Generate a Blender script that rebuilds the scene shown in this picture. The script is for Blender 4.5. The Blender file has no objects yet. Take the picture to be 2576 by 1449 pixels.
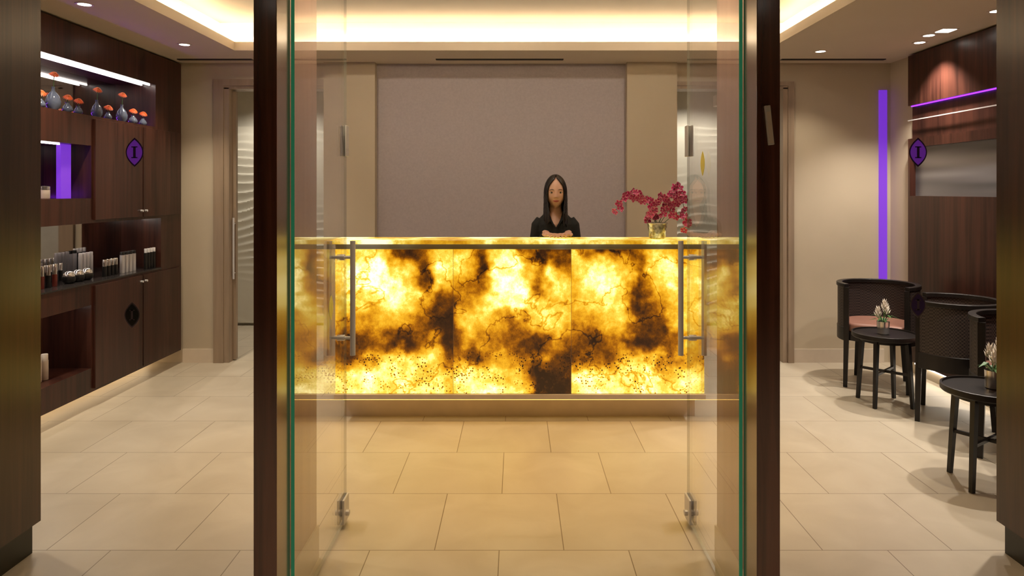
import bpy, bmesh, math, random
from math import sin, cos, pi, radians, sqrt, exp
from mathutils import Vector, Matrix, noise
random.seed(7)
CLOSE = False
S = bpy.context.scene
COL = S.collection
try:
    S.view_settings.view_transform = 'Standard'
    S.view_settings.look = 'None'
except Exception as e:
    print(e)

# ------------------------------------------------------------------ materials
def nodes_of(m):
    m.use_nodes = True
    return m.node_tree.nodes, m.node_tree.links

def P(name, col, rough=.5, metal=0., var=.06, scale=8., emis=None, es=0., coat=0., stretch=(1,1,1), bump=0., spec=None, detail=5):
    m = bpy.data.materials.new(name); n, l = nodes_of(m)
    b = n['Principled BSDF']
    tc = n.new('ShaderNodeTexCoord'); mp = n.new('ShaderNodeMapping'); mp.inputs['Scale'].default_value = stretch
    no = n.new('ShaderNodeTexNoise'); no.inputs['Scale'].default_value = scale; no.inputs['Detail'].default_value = detail
    l.new(tc.outputs['Object'], mp.inputs['Vector']); l.new(mp.outputs['Vector'], no.inputs['Vector'])
    r = n.new('ShaderNodeValToRGB')
    c = Vector(col)
    r.color_ramp.elements[0].position = .3; r.color_ramp.elements[1].position = .7
    r.color_ramp.elements[0].color = (*(c*(1-var)), 1); r.color_ramp.elements[1].color = (*[min(1, v*(1+var)) for v in c], 1)
    l.new(no.outputs['Fac'], r.inputs['Fac']); l.new(r.outputs['Color'], b.inputs['Base Color'])
    b.inputs['Roughness'].default_value = rough; b.inputs['Metallic'].default_value = metal
    b.inputs['Coat Weight'].default_value = coat; b.inputs['Coat Roughness'].default_value = .08
    if spec is not None: b.inputs['Specular IOR Level'].default_value = spec
    if emis:
        b.inputs['Emission Color'].default_value = (*emis, 1); b.inputs['Emission Strength'].default_value = es
    if bump:
        bp = n.new('ShaderNodeBump'); bp.inputs['Strength'].default_value = bump; bp.inputs['Distance'].default_value = .01
        l.new(no.outputs['Fac'], bp.inputs['Height']); l.new(bp.outputs['Normal'], b.inputs['Normal'])
    return m

def wood(name, c1, c2, rough=.28, spec=.5, coat=0., crough=.15):
    m = bpy.data.materials.new(name); n, l = nodes_of(m); b = n['Principled BSDF']
    tc = n.new('ShaderNodeTexCoord'); mp = n.new('ShaderNodeMapping')
    mp.inputs['Scale'].default_value = (1, 1, .04)
    no = n.new('ShaderNodeTexNoise'); no.inputs['Scale'].default_value = 38; no.inputs['Detail'].default_value = 8; no.inputs['Distortion'].default_value = .6
    no2 = n.new('ShaderNodeTexNoise'); no2.inputs['Scale'].default_value = 7; no2.inputs['Detail'].default_value = 3
    for q in (no, no2): l.new(mp.outputs['Vector'], q.inputs['Vector'])
    l.new(tc.outputs['Object'], mp.inputs['Vector'])
    mx = n.new('ShaderNodeMath'); mx.operation = 'ADD'; l.new(no.outputs['Fac'], mx.inputs[0]); l.new(no2.outputs['Fac'], mx.inputs[1])
    mm = n.new('ShaderNodeMath'); mm.operation = 'MULTIPLY'; mm.inputs[1].default_value = .5; l.new(mx.outputs[0], mm.inputs[0])
    r = n.new('ShaderNodeValToRGB'); r.color_ramp.elements[0].position = .38; r.color_ramp.elements[1].position = .62
    r.color_ramp.elements[0].color = (*c1, 1); r.color_ramp.elements[1].color = (*c2, 1)
    l.new(mm.outputs[0], r.inputs['Fac']); l.new(r.outputs['Color'], b.inputs['Base Color'])
    b.inputs['Roughness'].default_value = rough; b.inputs['Specular IOR Level'].default_value = spec
    b.inputs['Coat Weight'].default_value = coat; b.inputs['Coat Roughness'].default_value = crough
    return m

def emit(name, col, s, base=(.8, .8, .8)):
    m = bpy.data.materials.new(name); n, l = nodes_of(m)
    b = n['Principled BSDF']; b.inputs['Base Color'].default_value = (*base, 1)
    b.inputs['Emission Color'].default_value = (*col, 1); b.inputs['Emission Strength'].default_value = s
    return m

def glass_mat(name, r0=.04):
    m = bpy.data.materials.new(name); n, l = nodes_of(m); b = n['Principled BSDF']
    b.inputs['Base Color'].default_value = (.97, .97, .97, 1); b.inputs['Metallic'].default_value = 1; b.inputs['Roughness'].default_value = 0
    lw = n.new('ShaderNodeLayerWeight'); lw.inputs['Blend'].default_value = .5
    pw = n.new('ShaderNodeMath'); pw.operation = 'POWER'; pw.inputs[1].default_value = 5; l.new(lw.outputs['Facing'], pw.inputs[0])
    ma = n.new('ShaderNodeMath'); ma.operation = 'MULTIPLY_ADD'; ma.inputs[1].default_value = 1-r0; ma.inputs[2].default_value = r0
    l.new(pw.outputs[0], ma.inputs[0]); l.new(ma.outputs[0], b.inputs['Alpha'])
    return m

def weave(name, c1, c2):
    m = bpy.data.materials.new(name); n, l = nodes_of(m); b = n['Principled BSDF']
    tc = n.new('ShaderNodeTexCoord'); ck = n.new('ShaderNodeTexChecker'); ck.inputs['Scale'].default_value = 95
    ck.inputs['Color1'].default_value = (*c1, 1); ck.inputs['Color2'].default_value = (*c2, 1)
    l.new(tc.outputs['Object'], ck.inputs['Vector']); l.new(ck.outputs['Color'], b.inputs['Base Color'])
    bp = n.new('ShaderNodeBump'); bp.inputs['Strength'].default_value = .5; bp.inputs['Distance'].default_value = .003
    l.new(ck.outputs['Fac'], bp.inputs['Height']); l.new(bp.outputs['Normal'], b.inputs['Normal'])
    b.inputs['Roughness'].default_value = .5
    return m

M = {}
M['wood'] = wood('walnut_veneer', (.022, .0075, .0055), (.068, .023, .015), .30, .35)
M['woodj'] = wood('walnut_jamb', (.050, .015, .010), (.125, .040, .025), .26, .5, 1., .14)
M['woode'] = wood('walnut_wall_end', (.022, .0075, .0055), (.060, .020, .013), .35, .25, .5, .22)
M['fin'] = P('fin_laminate', (.34, .20, .16), .35, stretch=(1, 1, .05), scale=20, var=.12)
M['wall'] = P('wall_paint', (.52, .435, .32), .7, var=.03, scale=3)
M['mauve'] = P('mauve_fabric', (.43, .375, .385), .85, var=.05, scale=60)
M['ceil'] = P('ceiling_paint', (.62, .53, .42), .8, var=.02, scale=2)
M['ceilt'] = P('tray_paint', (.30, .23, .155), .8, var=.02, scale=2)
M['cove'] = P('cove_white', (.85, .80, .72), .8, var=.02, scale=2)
M['base'] = P('baseboard_stone', (.60, .51, .41), .4)
M['frame'] = P('door_frame', (.30, .22, .155), .45, stretch=(1, 1, .06), scale=25, var=.15)
M['black'] = P('black_kick', (.008, .007, .007), .4)
M['blackwood'] = P('black_stained_wood', (.010, .007, .006), .38, var=.4, scale=20, stretch=(1, 1, .1), spec=.4)
M['chairwood'] = weave('dark_woven_cane', (.012, .008, .007), (.055, .036, .030))
M['seat'] = P('brown_leather', (.26, .12, .085), .5)
M['steel'] = P('brushed_steel', (.66, .64, .66), .40, .35, stretch=(1, 1, .1), scale=40)
M['chrome'] = P('chrome', (.78, .76, .75), .15, .9)
M['metalpanel'] = P('brushed_metal_panel', (.30, .30, .34), .38, .8, stretch=(1, .10, 2.2), scale=4, var=.6, detail=1)
M['mirror'] = P('dark_mirror', (.55, .53, .53), .03, 1., var=.0)
M['shelf'] = P('dark_glass_shelf', (.03, .025, .025), .12)
M['ledwarm'] = emit('led_warm', (1, .84, .60), 44)
M['ledcab'] = emit('led_cabinet', (1, .92, .85), 12)
M['ledcab2'] = emit('led_cabinet_shelf', (1, .90, .78), 26)
M['fillamber'] = emit('amber_floor_fill', (1, .60, .12), 3)
M['ledtoe'] = emit('led_toe', (1, .75, .45), 4)
M['ledtoew'] = emit('led_toe_white', (1, .9, .75), 7)
M['lamp'] = emit('downlight_lens', (1, .93, .82), 12)
M['purple'] = emit('purple_reflection', (.20, .035, .72), .75, (.10, .03, .22))  # glowing purple that replaces reflections in the side glass
M['purplerefl'] = emit('purple_reflection_glow', (.30, .03, 1), 22, (.1, .02, .3))  # purple glow for added strips, not real cabinet lamps
M['purplerefl2'] = emit('purple_reflection_thin', (.25, .03, .9), 3, (.1, .02, .3))
M['doorglass'] = glass_mat('door_glass')
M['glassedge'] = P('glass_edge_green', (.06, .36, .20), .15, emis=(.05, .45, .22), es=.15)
M['glassedgec'] = P('glass_edge_pale', (.35, .38, .30), .1); M['glassedgec'].node_tree.nodes['Principled BSDF'].inputs['Alpha'].default_value = .45
M['plinth'] = P('plinth_stone', (.55, .45, .39), .5)
M['silverband'] = P('counter_channel', (.35, .33, .40), .3, .6)
M['dark'] = P('dark_slot', (.03, .025, .02), .6)
M['orange'] = P('gerbera_petal', (.80, .13, .025), .5, var=.2)
M['orangec'] = P('gerbera_center', (.35, .12, .02), .7)
M['green'] = P('leaf_green', (.05, .14, .03), .45, var=.3)
M['bluegrey'] = P('blue_grey_glass', (.085, .10, .15), .10, var=.2)
M['white'] = P('white_petal', (.85, .78, .70), .5, var=.08, scale=60)
M['creamp'] = P('cream_plastic', (.72, .62, .55), .35)
M['red'] = P('dark_red_label', (.18, .03, .02), .3)
M['skin'] = P('skin', (.62, .36, .26), .5, var=.03)
M['lip'] = P('lips', (.42, .09, .08), .4)
M['hair'] = P('black_hair', (.008, .005, .005), .35, stretch=(1, 1, .05), scale=120, var=.5)
M['cloth'] = P('black_cloth', (.007, .007, .009), .8, var=.3, scale=80)
M['eye'] = P('eye_white', (.7, .66, .62), .2)
M['iris'] = P('iris_dark', (.03, .015, .01), .1)
M['rear'] = P('corridor_paint', (.16, .11, .09), .6)
M['emblem'] = P('etched_purple_reflected', (.20, .06, .42), .5, emis=(.22, .03, .55), es=.22)  # purple of a reflection painted in, plus a faint glow
M['emblemd'] = P('etched_dark', (.05, .03, .09), .5)
M['emblemy'] = P('etched_gold_reflected', (.55, .42, .08), .5, emis=(.6, .45, .05), es=.2)  # gold light on the glass painted into the etching, slightly glowing
M['emblemI'] = P('etched_line', (.05, .02, .12), .5)
M['paper'] = P('pale_card', (.62, .60, .60), .4)

# floor
def floor_mat():
    m = bpy.data.materials.new('limestone_tiles'); n, l = nodes_of(m); b = n['Principled BSDF']
    tc = n.new('ShaderNodeTexCoord'); mp = n.new('ShaderNodeMapping'); mp.inputs['Location'].default_value = (-.190, -.1825, 0)
    br = n.new('ShaderNodeTexBrick'); br.inputs['Scale'].default_value = 1; br.inputs['Brick Width'].default_value = .522
    br.inputs['Row Height'].default_value = .5215; br.inputs['Mortar Size'].default_value = .0022; br.inputs['Mortar Smooth'].default_value = .2
    br.inputs['Color1'].default_value = (.55, .48, .375, 1); br.inputs['Color2'].default_value = (.60, .525, .415, 1); br.inputs['Mortar'].default_value = (.25, .19, .13, 1)
    br.offset = .5; br.offset_frequency = 2
    l.new(tc.outputs['Object'], mp.inputs['Vector']); l.new(mp.outputs['Vector'], br.inputs['Vector'])
    no = n.new('ShaderNodeTexNoise'); no.inputs['Scale'].default_value = 3.2; no.inputs['Detail'].default_value = 6; no.inputs['Distortion'].default_value = .8
    l.new(tc.outputs['Object'], no.inputs['Vector'])
    r = n.new('ShaderNodeValToRGB'); r.color_ramp.elements[0].position = .3; r.color_ramp.elements[1].position = .75
    r.color_ramp.elements[0].color = (.84, .82, .79, 1); r.color_ramp.elements[1].color = (1, 1, 1, 1)
    l.new(no.outputs['Fac'], r.inputs['Fac'])
    mx = n.new('ShaderNodeMixRGB'); mx.blend_type = 'MULTIPLY'; mx.inputs['Fac'].default_value = 1
    l.new(br.outputs['Color'], mx.inputs[1]); l.new(r.outputs['Color'], mx.inputs[2]); l.new(mx.outputs[0], b.inputs['Base Color'])
    b.inputs['Roughness'].default_value = .36; b.inputs['Specular IOR Level'].default_value = .45
    return m
M['floor'] = floor_mat()

def onyx_mat(name, attr=True, strength=2.6):
    m = bpy.data.materials.new(name); n, l = nodes_of(m); b = n['Principled BSDF']
    tc = n.new('ShaderNodeTexCoord')
    def noi(sc, det, ro, dist=0.):
        q = n.new('ShaderNodeTexNoise'); q.inputs['Scale'].default_value = sc; q.inputs['Detail'].default_value = det; q.inputs['Roughness'].default_value = ro; q.inputs['Distortion'].default_value = dist
        l.new(tc.outputs['Object'], q.inputs['Vector']); return q.outputs['Fac']
    def math_(op, a, bb, c=None):
        k = n.new('ShaderNodeMath'); k.operation = op
        for i, v in enumerate((a, bb, c)):
            if v is None: continue
            if isinstance(v, (int, float)): k.inputs[i].default_value = v
            else: l.new(v, k.inputs[i])
        return k.outputs[0]
    nz = math_('ADD', math_('MULTIPLY', math_('SUBTRACT', noi(7, 3, .5), .5), .40), math_('MULTIPLY', math_('SUBTRACT', noi(20, 10, .76), .5), .72))
    if attr:
        at = n.new('ShaderNodeAttribute'); at.attribute_name = 'veining'; d = at.outputs['Fac']
        v = n.new('ShaderNodeTexVoronoi'); v.inputs['Scale'].default_value = 60; v.inputs['Randomness'].default_value = 1; l.new(tc.outputs['Object'], v.inputs['Vector'])
        sp = n.new('ShaderNodeMapRange'); sp.inputs['From Min'].default_value = .34; sp.inputs['From Max'].default_value = .22; sp.inputs['To Min'].default_value = 0; sp.inputs['To Max'].default_value = 1
        l.new(v.outputs['Distance'], sp.inputs['Value'])
        g = n.new('ShaderNodeMapRange'); g.inputs['From Min'].default_value = .45; g.inputs['From Max'].default_value = .56; l.new(noi(13, 4, .5), g.inputs['Value'])
        at2 = n.new('ShaderNodeAttribute'); at2.attribute_name = 'speck'
        spk = math_('MULTIPLY', math_('MULTIPLY', sp.outputs[0], g.outputs[0]), at2.outputs['Fac'])
        ab = math_('ABSOLUTE', math_('SUBTRACT', noi(2.6, 5, .55, .3), .5), 0)
        ve = n.new('ShaderNodeMapRange'); ve.inputs['From Min'].default_value = .012; ve.inputs['From Max'].default_value = 0; l.new(ab, ve.inputs['Value'])
        tot = math_('ADD', math_('ADD', math_('ADD', d, nz), math_('MULTIPLY', spk, .55)), math_('MULTIPLY', ve.outputs[0], .22))
    else:
        tot = math_('ADD', math_('MULTIPLY', math_('SUBTRACT', noi(3.4, 2, .5), .36), 1.4), nz)
    r = n.new('ShaderNodeValToRGB'); cr = r.color_ramp
    cr.elements[0].position = 0.0; cr.elements[0].color = (1, .88, .42, 1)
    cr.elements[1].position = 1.0; cr.elements[1].color = (.005, .0025, .0015, 1)
    for p, c in ((.12, (.70, .55, .16)), (.24, (.46, .31, .035)), (.38, (.38, .19, .007)), (.52, (.28, .110, .002)), (.64, (.15, .046, .001)), (.76, (.06, .017, .001)), (.88, (.018, .006, .002))):
        e = cr.elements.new(p); e.color = (*c, 1)
    l.new(tot, r.inputs['Fac'])
    b.inputs['Base Color'].default_value = (.03, .015, .005, 1); b.inputs['Roughness'].default_value = .15
    l.new(r.outputs['Color'], b.inputs['Emission Color']); b.inputs['Emission Strength'].default_value = strength
    return m
M['onyx'] = onyx_mat('backlit_onyx', True, 2.6)
M['onyxtop'] = onyx_mat('backlit_onyx_top', False, 1.9)

def orchid_mat():
    m = bpy.data.materials.new('orchid_petal'); n, l = nodes_of(m); b = n['Principled BSDF']
    at = n.new('ShaderNodeAttribute'); at.attribute_name = 'veining'
    r = n.new('ShaderNodeValToRGB'); r.color_ramp.elements[0].position = .12; r.color_ramp.elements[1].position = .95
    r.color_ramp.elements[0].color = (.90, .62, .72, 1); r.color_ramp.elements[1].color = (.8, .5, .6, 1)
    e = r.color_ramp.elements.new(.36); e.color = (.72, .06, .28, 1)
    e = r.color_ramp.elements.new(.75); e.color = (.55, .015, .18, 1)
    l.new(at.outputs['Fac'], r.inputs['Fac']); l.new(r.outputs['Color'], b.inputs['Base Color']); b.inputs['Roughness'].default_value = .45
    return m
M['orchid'] = orchid_mat()

# ------------------------------------------------------------------ mesh builder
class MB:
    def __init__(s): s.bm = bmesh.new()
    def box(s, x0, x1, y0, y1, z0, z1, mi=0):
        v = [s.bm.verts.new(p) for p in ((x0,y0,z0),(x1,y0,z0),(x1,y1,z0),(x0,y1,z0),(x0,y0,z1),(x1,y0,z1),(x1,y1,z1),(x0,y1,z1))]
        for f in ((0,3,2,1),(4,5,6,7),(0,1,5,4),(1,2,6,5),(2,3,7,6),(3,0,4,7)):
            fc = s.bm.faces.new([v[i] for i in f]); fc.material_index = mi
        return s
    def tube(s, pts, rad, seg=12, cap=True, mi=0, rot=0):
        pts = [Vector(p) for p in pts]
        if not hasattr(rad, '__len__'): rad = [rad]*len(pts)
        rings = []; up = None
        for i, p in enumerate(pts):
            if i == 0: t = pts[1]-pts[0]
            elif i == len(pts)-1: t = pts[-1]-pts[-2]
            else: t = (pts[i+1]-pts[i]).normalized()+(pts[i]-pts[i-1]).normalized()
            t.normalize()
            if up is None:
                up = Vector((0,0,1)) if abs(t.z) < .9 else Vector((0,1,0))
            a = t.cross(up).normalized(); b = a.cross(t).normalized(); up = b
            rr = []
            for k in range(seg):
                an = 2*pi*k/seg+rot
                ra, rb = (rad[i], rad[i]) if not hasattr(rad[i], '__len__') else rad[i]
                rr.append(s.bm.verts.new(p+a*cos(an)*ra+b*sin(an)*rb))
            rings.append(rr)
        for i in range(len(rings)-1):
            for k in range(seg):
                f = s.bm.faces.new((rings[i][k], rings[i][(k+1)%seg], rings[i+1][(k+1)%seg], rings[i+1][k])); f.material_index = mi
        if cap:
            f = s.bm.faces.new(rings[0][::-1]); f.material_index = mi
            f = s.bm.faces.new(rings[-1]); f.material_index = mi
        return s
    def lathe(s, prof, c=(0,0,0), seg=24, mi=0, sx=1, sy=1):
        c = Vector(c); rings = []
        for r, z in prof:
            if r < 1e-6: rings.append([s.bm.verts.new(c+Vector((0,0,z)))])
            else: rings.append([s.bm.verts.new(c+Vector((r*sx*cos(2*pi*k/seg), r*sy*sin(2*pi*k/seg), z))) for k in range(seg)])
        for a, b in zip(rings, rings[1:]):
            for k in range(seg):
                k2 = (k+1) % seg
                if len(a) == 1 and len(b) == 1: continue
                if len(a) == 1: f = s.bm.faces.new((a[0], b[k2], b[k]))
                elif len(b) == 1: f = s.bm.faces.new((a[k], a[k2], b[0]))
                else: f = s.bm.faces.new((a[k], a[k2], b[k2], b[k]))
                f.material_index = mi
        return s
    def loft(s, rings, seg=28):
        rr = []
        for cx, cy, cz, rx, ry in rings:
            rr.append([s.bm.verts.new((cx+rx*cos(2*pi*k/seg), cy+ry*sin(2*pi*k/seg), cz)) for k in range(seg)])
        for a, b in zip(rr, rr[1:]):
            for k in range(seg): s.bm.faces.new((a[k], a[(k+1)%seg], b[(k+1)%seg], b[k]))
        s.bm.faces.new(rr[0][::-1]); s.bm.faces.new(rr[-1]); return s
    def ell(s, c, r, mat=None, u=20, v=12, mi=0):
        mm = Matrix.Translation(c) @ (mat if mat else Matrix.Identity(4)) @ Matrix.Diagonal((*r, 1))
        g = bmesh.ops.create_uvsphere(s.bm, u_segments=u, v_segments=v, radius=1, matrix=mm)
        for vv in g['verts']:
            for f in vv.link_faces: f.material_index = mi
        return s
    def poly(s, pts, mi=0):
        f = s.bm.faces.new([s.bm.verts.new(p) for p in pts]); f.material_index = mi; return s
    def arc(s, r0, r1, a0, a1, z0, z1, n=28, c=(0,0)):
        prev = None
        for i in range(n+1):
            a = radians(a0+(a1-a0)*i/n); ca, sa = cos(a), sin(a)
            q = [s.bm.verts.new((c[0]+r*ca, c[1]+r*sa, z)) for r, z in ((r0,z0),(r1,z0),(r1,z1),(r0,z1))]
            if prev:
                for k in range(4): s.bm.faces.new((prev[k], prev[(k+1)%4], q[(k+1)%4], q[k]))
            else: s.bm.faces.new(q[::-1])
            prev = q
        s.bm.faces.new(prev); return s
    def obj(s, name, mats, parent=None, smooth=True, bevel=0, origin=None, recalc=True):
        if recalc: bmesh.ops.recalc_face_normals(s.bm, faces=s.bm.faces)
        if parent is not None:
            off = parent.location.copy()
            pp = parent.parent
            while pp is not None: off += pp.location; pp = pp.parent
        else:
            off = Vector(origin) if origin is not None else Vector((0,0,0))
        bmesh.ops.translate(s.bm, verts=s.bm.verts, vec=-off)
        me = bpy.data.meshes.new(name); s.bm.to_mesh(me); s.bm.free()
        if not isinstance(mats, (list, tuple)): mats = [mats]
        for m in mats: me.materials.append(m)
        o = bpy.data.objects.new(name, me); COL.objects.link(o)
        if parent is not None: o.parent = parent
        else: o.location = off
        if smooth:
            for p in me.polygons: p.use_smooth = True
            me.set_sharp_from_angle(angle=radians(38))
        if bevel:
            b = o.modifiers.new('bev', 'BEVEL'); b.width = bevel; b.segments = 2; b.limit_method = 'ANGLE'
        return o

def bx(name, x0, x1, y0, y1, z0, z1, mat, parent=None, bevel=0, kind=None, origin=None):
    if parent is None and origin is None: origin = ((x0+x1)/2, (y0+y1)/2, z0)
    o = MB().box(x0, x1, y0, y1, z0, z1).obj(name, mat, parent, False, bevel, origin)
    if kind: o['kind'] = kind
    return o
def struct(o, label=None):
    o['kind'] = 'structure'
    if label: o['label'] = label
    return o
def root(name, loc, label, cat, group=None):
    o = bpy.data.objects.new(name, None); o.empty_display_size = .05; COL.objects.link(o); o.location = loc
    o['label'] = label; o['category'] = cat
    if group: o['group'] = group
    return o
def tag(o, label, cat, group=None):
    o['label'] = label; o['category'] = cat
    if group: o['group'] = group
    return o
def clone(src, loc, rz=0, scale=1, label=None):
    def cp(o, par):
        c = o.copy(); COL.objects.link(c)
        if par is not None: c.parent = par
        for ch in o.children: cp(ch, c)
        return c
    c = cp(src, None); c.location = loc; c.rotation_euler = (0, 0, rz); c.scale = (scale,)*3
    if label: c['label'] = label
    return c

# ------------------------------------------------------------------ setting
CZ = 2.53
floor = MB().box(-6, 6, -2.5, 8.2, -.05, 0).obj('floor', M['floor'], None, False); struct(floor, 'cream limestone tile floor in running bond')
m = MB()
m.box(-6, 6, -2.5, 2.9, CZ, 2.597); m.box(-6, -2.17, 2.9, 5.32, CZ, 2.597); m.box(1.92, 6, 2.9, 5.32, CZ, 2.597); m.box(-6, 6, 5.32, 8.2, CZ, 2.597)
struct(m.obj('ceiling', M['ceil'], None, False, origin=(0, 0, CZ)), 'warm painted lower ceiling around a lit tray')
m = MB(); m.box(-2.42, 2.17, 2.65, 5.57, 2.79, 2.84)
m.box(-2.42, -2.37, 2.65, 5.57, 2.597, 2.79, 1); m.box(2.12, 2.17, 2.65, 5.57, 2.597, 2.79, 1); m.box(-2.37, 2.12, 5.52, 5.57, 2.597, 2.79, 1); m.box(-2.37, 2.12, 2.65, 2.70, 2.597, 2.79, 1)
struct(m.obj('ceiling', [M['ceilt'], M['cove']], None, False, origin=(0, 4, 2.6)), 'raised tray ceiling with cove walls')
for i, (a, b, c, d) in enumerate(((-2.33, 2.08, 5.475, 5.51), (-2.33, 2.08, 2.71, 2.745), (-2.36, -2.325, 2.8, 5.41), (2.075, 2.11, 2.8, 5.41))):
    o = bx('cove_light_strip', a, b, c, d, 2.597, 2.612, M['ledwarm']); tag(o, 'warm white light strip lying on the ceiling cove ledge', 'light strip', 'cove light strips')

m = MB()
YB = 5.85
m.box(-3.3, -2.43, YB, YB+.15, 0, CZ); m.box(-2.43, -1.62, YB, YB+.15, 2.32, CZ); m.box(-1.62, -1.19, YB-.05, YB+.15, 0, CZ)
m.box(.925, 1.345, YB-.05, YB+.15, 0, CZ); m.box(1.345, 2.27, YB, YB+.15, 2.32, CZ); m.box(2.27, 3.35, YB, YB+.15, 0, CZ)
struct(m.obj('wall_back', M['wall'], None, False, origin=(0, YB, 0)), 'beige painted wall with two door openings')
struct(bx('wall_center', -1.19, .925, YB+.03, YB+.15, 0, CZ, M['mauve']), 'mauve grey upholstered wall between pilasters')
struct(bx('wall_left', -3.3, -3.21, 2.79, YB, 0, CZ, M['wall']), 'beige side wall')
struct(bx('wall_right', 3.16, 3.3, 2.79, YB, 0, CZ, M['wall']), 'beige side wall')
for i, (a, b, nm) in enumerate(((-6, -1.92, 'wall_front_left'), (1.935, 6, 'wall_front_right'))):
    struct(bx(nm, a, b, 2.2, 2.79, .12, CZ, M['woode']), 'dark walnut clad wall end')
    s = (a, b-.02) if i == 0 else (a+.02, b)
    struct(bx('baseboard_front_'+('left' if i == 0 else 'right'), s[0], s[1], 2.22, 2.77, 0, .12, M['black']), 'recessed black plinth')
struct(bx('wall_rear', -6, 6, -2.6, -2.5, 0, CZ, M['rear']))
struct(bx('wall_corridor_left', -6.1, -6, -2.5, 2.79, 0, CZ, M['rear']))
struct(bx('wall_corridor_right', 6, 6.1, -2.5, 2.79, 0, CZ, M['rear']))
M['wallw'] = P('pale_wall', (.56, .52, .44), .6)
struct(bx('wall_far', -4.2, 4.2, 7.50, 7.60, 0, CZ, M['wallw']), 'pale wall of the rear corridor')
struct(bx('wall_far_left', -4.2, -4.1, 6.0, 7.46, 0, CZ, M['wallw'])); struct(bx('wall_far_right', 4.1, 4.2, 6.0, 7.46, 0, CZ, M['wallw']))
for nm, a, b in (('baseboard_left', -2.82, -2.56), ('baseboard_right', 2.34, 3.1)):
    struct(bx(nm, a, b, YB-.015, YB, 0, .115, M['base']), 'stone baseboard')
m = MB(); m.box(-2.555, -2.47, YB-.03, YB, 0, 2.39); m.box(-2.47, -2.425, YB-.018, YB+.15, 0, 2.32); m.box(-2.47, -1.62, YB-.018, YB+.15, 2.31, 2.335); m.box(-2.47, -1.62, YB-.03, YB, 2.335, 2.39)
struct(m.obj('trim_1', M['frame'], None, False, origin=(-2.1, YB, 0)), 'taupe wooden door frame')
m = MB(); m.box(2.285, 2.335, YB-.03, YB, 0, 2.37); m.box(2.245, 2.285, YB-.018, YB+.15, 0, 2.32); m.box(1.345, 2.285, YB-.018, YB+.15, 2.31, 2.335); m.box(1.345, 2.285, YB-.03, YB, 2.335, 2.37)
struct(m.obj('trim_2', M['frame'], None, False, origin=(1.8, YB, 0)), 'taupe wooden door frame')
r = root('sliding_door', (-2.38, YB+.2, 0), 'narrow frosted door leaf with a slim vertical steel pull', 'door')
bx('leaf', -2.425, -2.40, YB+.06, YB+.10, .01, 2.30, M['frame'], r)
MB().tube([(-2.408, YB+.03, .70), (-2.408, YB+.03, 1.22)], .008).obj('handle', M['steel'], r)
MB().tube([(-2.408, YB+.03, .75), (-2.408, YB+.062, .75)], .005).obj('handle_mount', M['steel'], r)
MB().tube([(-2.408, YB+.03, 1.17), (-2.408, YB+.062, 1.17)], .005).obj('handle_mount', M['steel'], r)

def wave(name, x0, x1):
    bm = bmesh.new(); nx = int((x1-x0)/.03); nz = 190; z0, z1 = .03, 2.14; g = []
    for j in range(nz+1):
        row = []
        for i in range(nx+1):
            x = x0+(x1-x0)*i/nx; z = z0+(z1-z0)*j/nz
            ph = z/.085 + .42*sin(x*4.1+z*1.7)+.26*sin(x*8.3-z*4.1)+.3*sin(z*5+x)
            t = ph-math.floor(ph)
            h = (t**1.6)*(1-max(0, (t-.88)/.12))
            row.append(bm.verts.new((x, 7.44-.024*h*(.5+.5*sin(x*3+z*3)), z)))
        g.append(row)
    for j in range(nz):
        for i in range(nx): bm.faces.new((g[j][i], g[j][i+1], g[j+1][i+1], g[j+1][i]))
    b = MB(); b.bm.free(); b.bm = bm
    b.box(x0, x1, 7.441, 7.495, z0, z1)
    o = b.obj(name, M['wavem'], None, True, origin=((x0+x1)/2, 7.45, z0), recalc=False)
    tag(o, 'white carved wave-relief wall panel in the rear corridor', 'wall panel', 'wave relief panels')
M['wavem'] = P('white_relief', (.60, .56, .47), .65, var=.02)
wave('wave_panel', -3.5, -1.5); wave('wave_panel', 1.4, 3.4)

for a, b in ((-.663, .382), (-2.78, -2.17), (2.17, 3.02)):
    o = bx('slot_diffuser', a, b, 5.655, 5.70, CZ-.006, CZ, M['dark']); tag(o, 'dark linear air slot in the ceiling by the wall', 'air vent', 'ceiling slot diffusers')
r = root('ceiling_camera', (1.86, 6.3, 2.30), 'small pale boxy device hung under the corridor ceiling', 'camera')
bx('body', 1.80, 1.92, 6.25, 6.35, 2.22, 2.32, M['creamp'], r, .006); MB().tube([(1.86, 6.3, 2.32), (1.86, 6.3, CZ)], .012).obj('bracket', M['creamp'], r)

for i, sg in enumerate((-1, 1)):
    x = sorted((sg*.76, sg*.834))
    struct(bx('trim_%d' % (3+i), x[0], x[1], 2.19, 2.32, 0, CZ, M['woodj'], bevel=.002), 'dark walnut door jamb')
    x = sorted((sg*.79, sg*.832))
    struct(bx('wall_fin_'+('left' if sg < 0 else 'right'), x[0], x[1], 2.32, 2.73, 0, CZ, M['fin']), 'pinkish brown laminate return behind the jamb')
    x = sorted((sg*.782, sg*.79))
    struct(bx('baseboard_fin_'+('left' if sg < 0 else 'right'), x[0], x[1], 2.325, 2.735, 0, .13, M['base']), 'pale baseboard')

def glassbox(name, x0, x1, y0, y1, z0, z1, thin, mats, parent=None, origin=None):
    mb = MB().box(x0, x1, y0, y1, z0, z1)
    bmesh.ops.recalc_face_normals(mb.bm, faces=mb.bm.faces)
    for f in mb.bm.faces:
        f.material_index = 0 if abs(f.normal[thin]) > .5 else (1 if (f.normal.y < -.5 or len(mats) < 3) else 2)
    return mb.obj(name, mats, parent, False, origin=origin)

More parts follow.
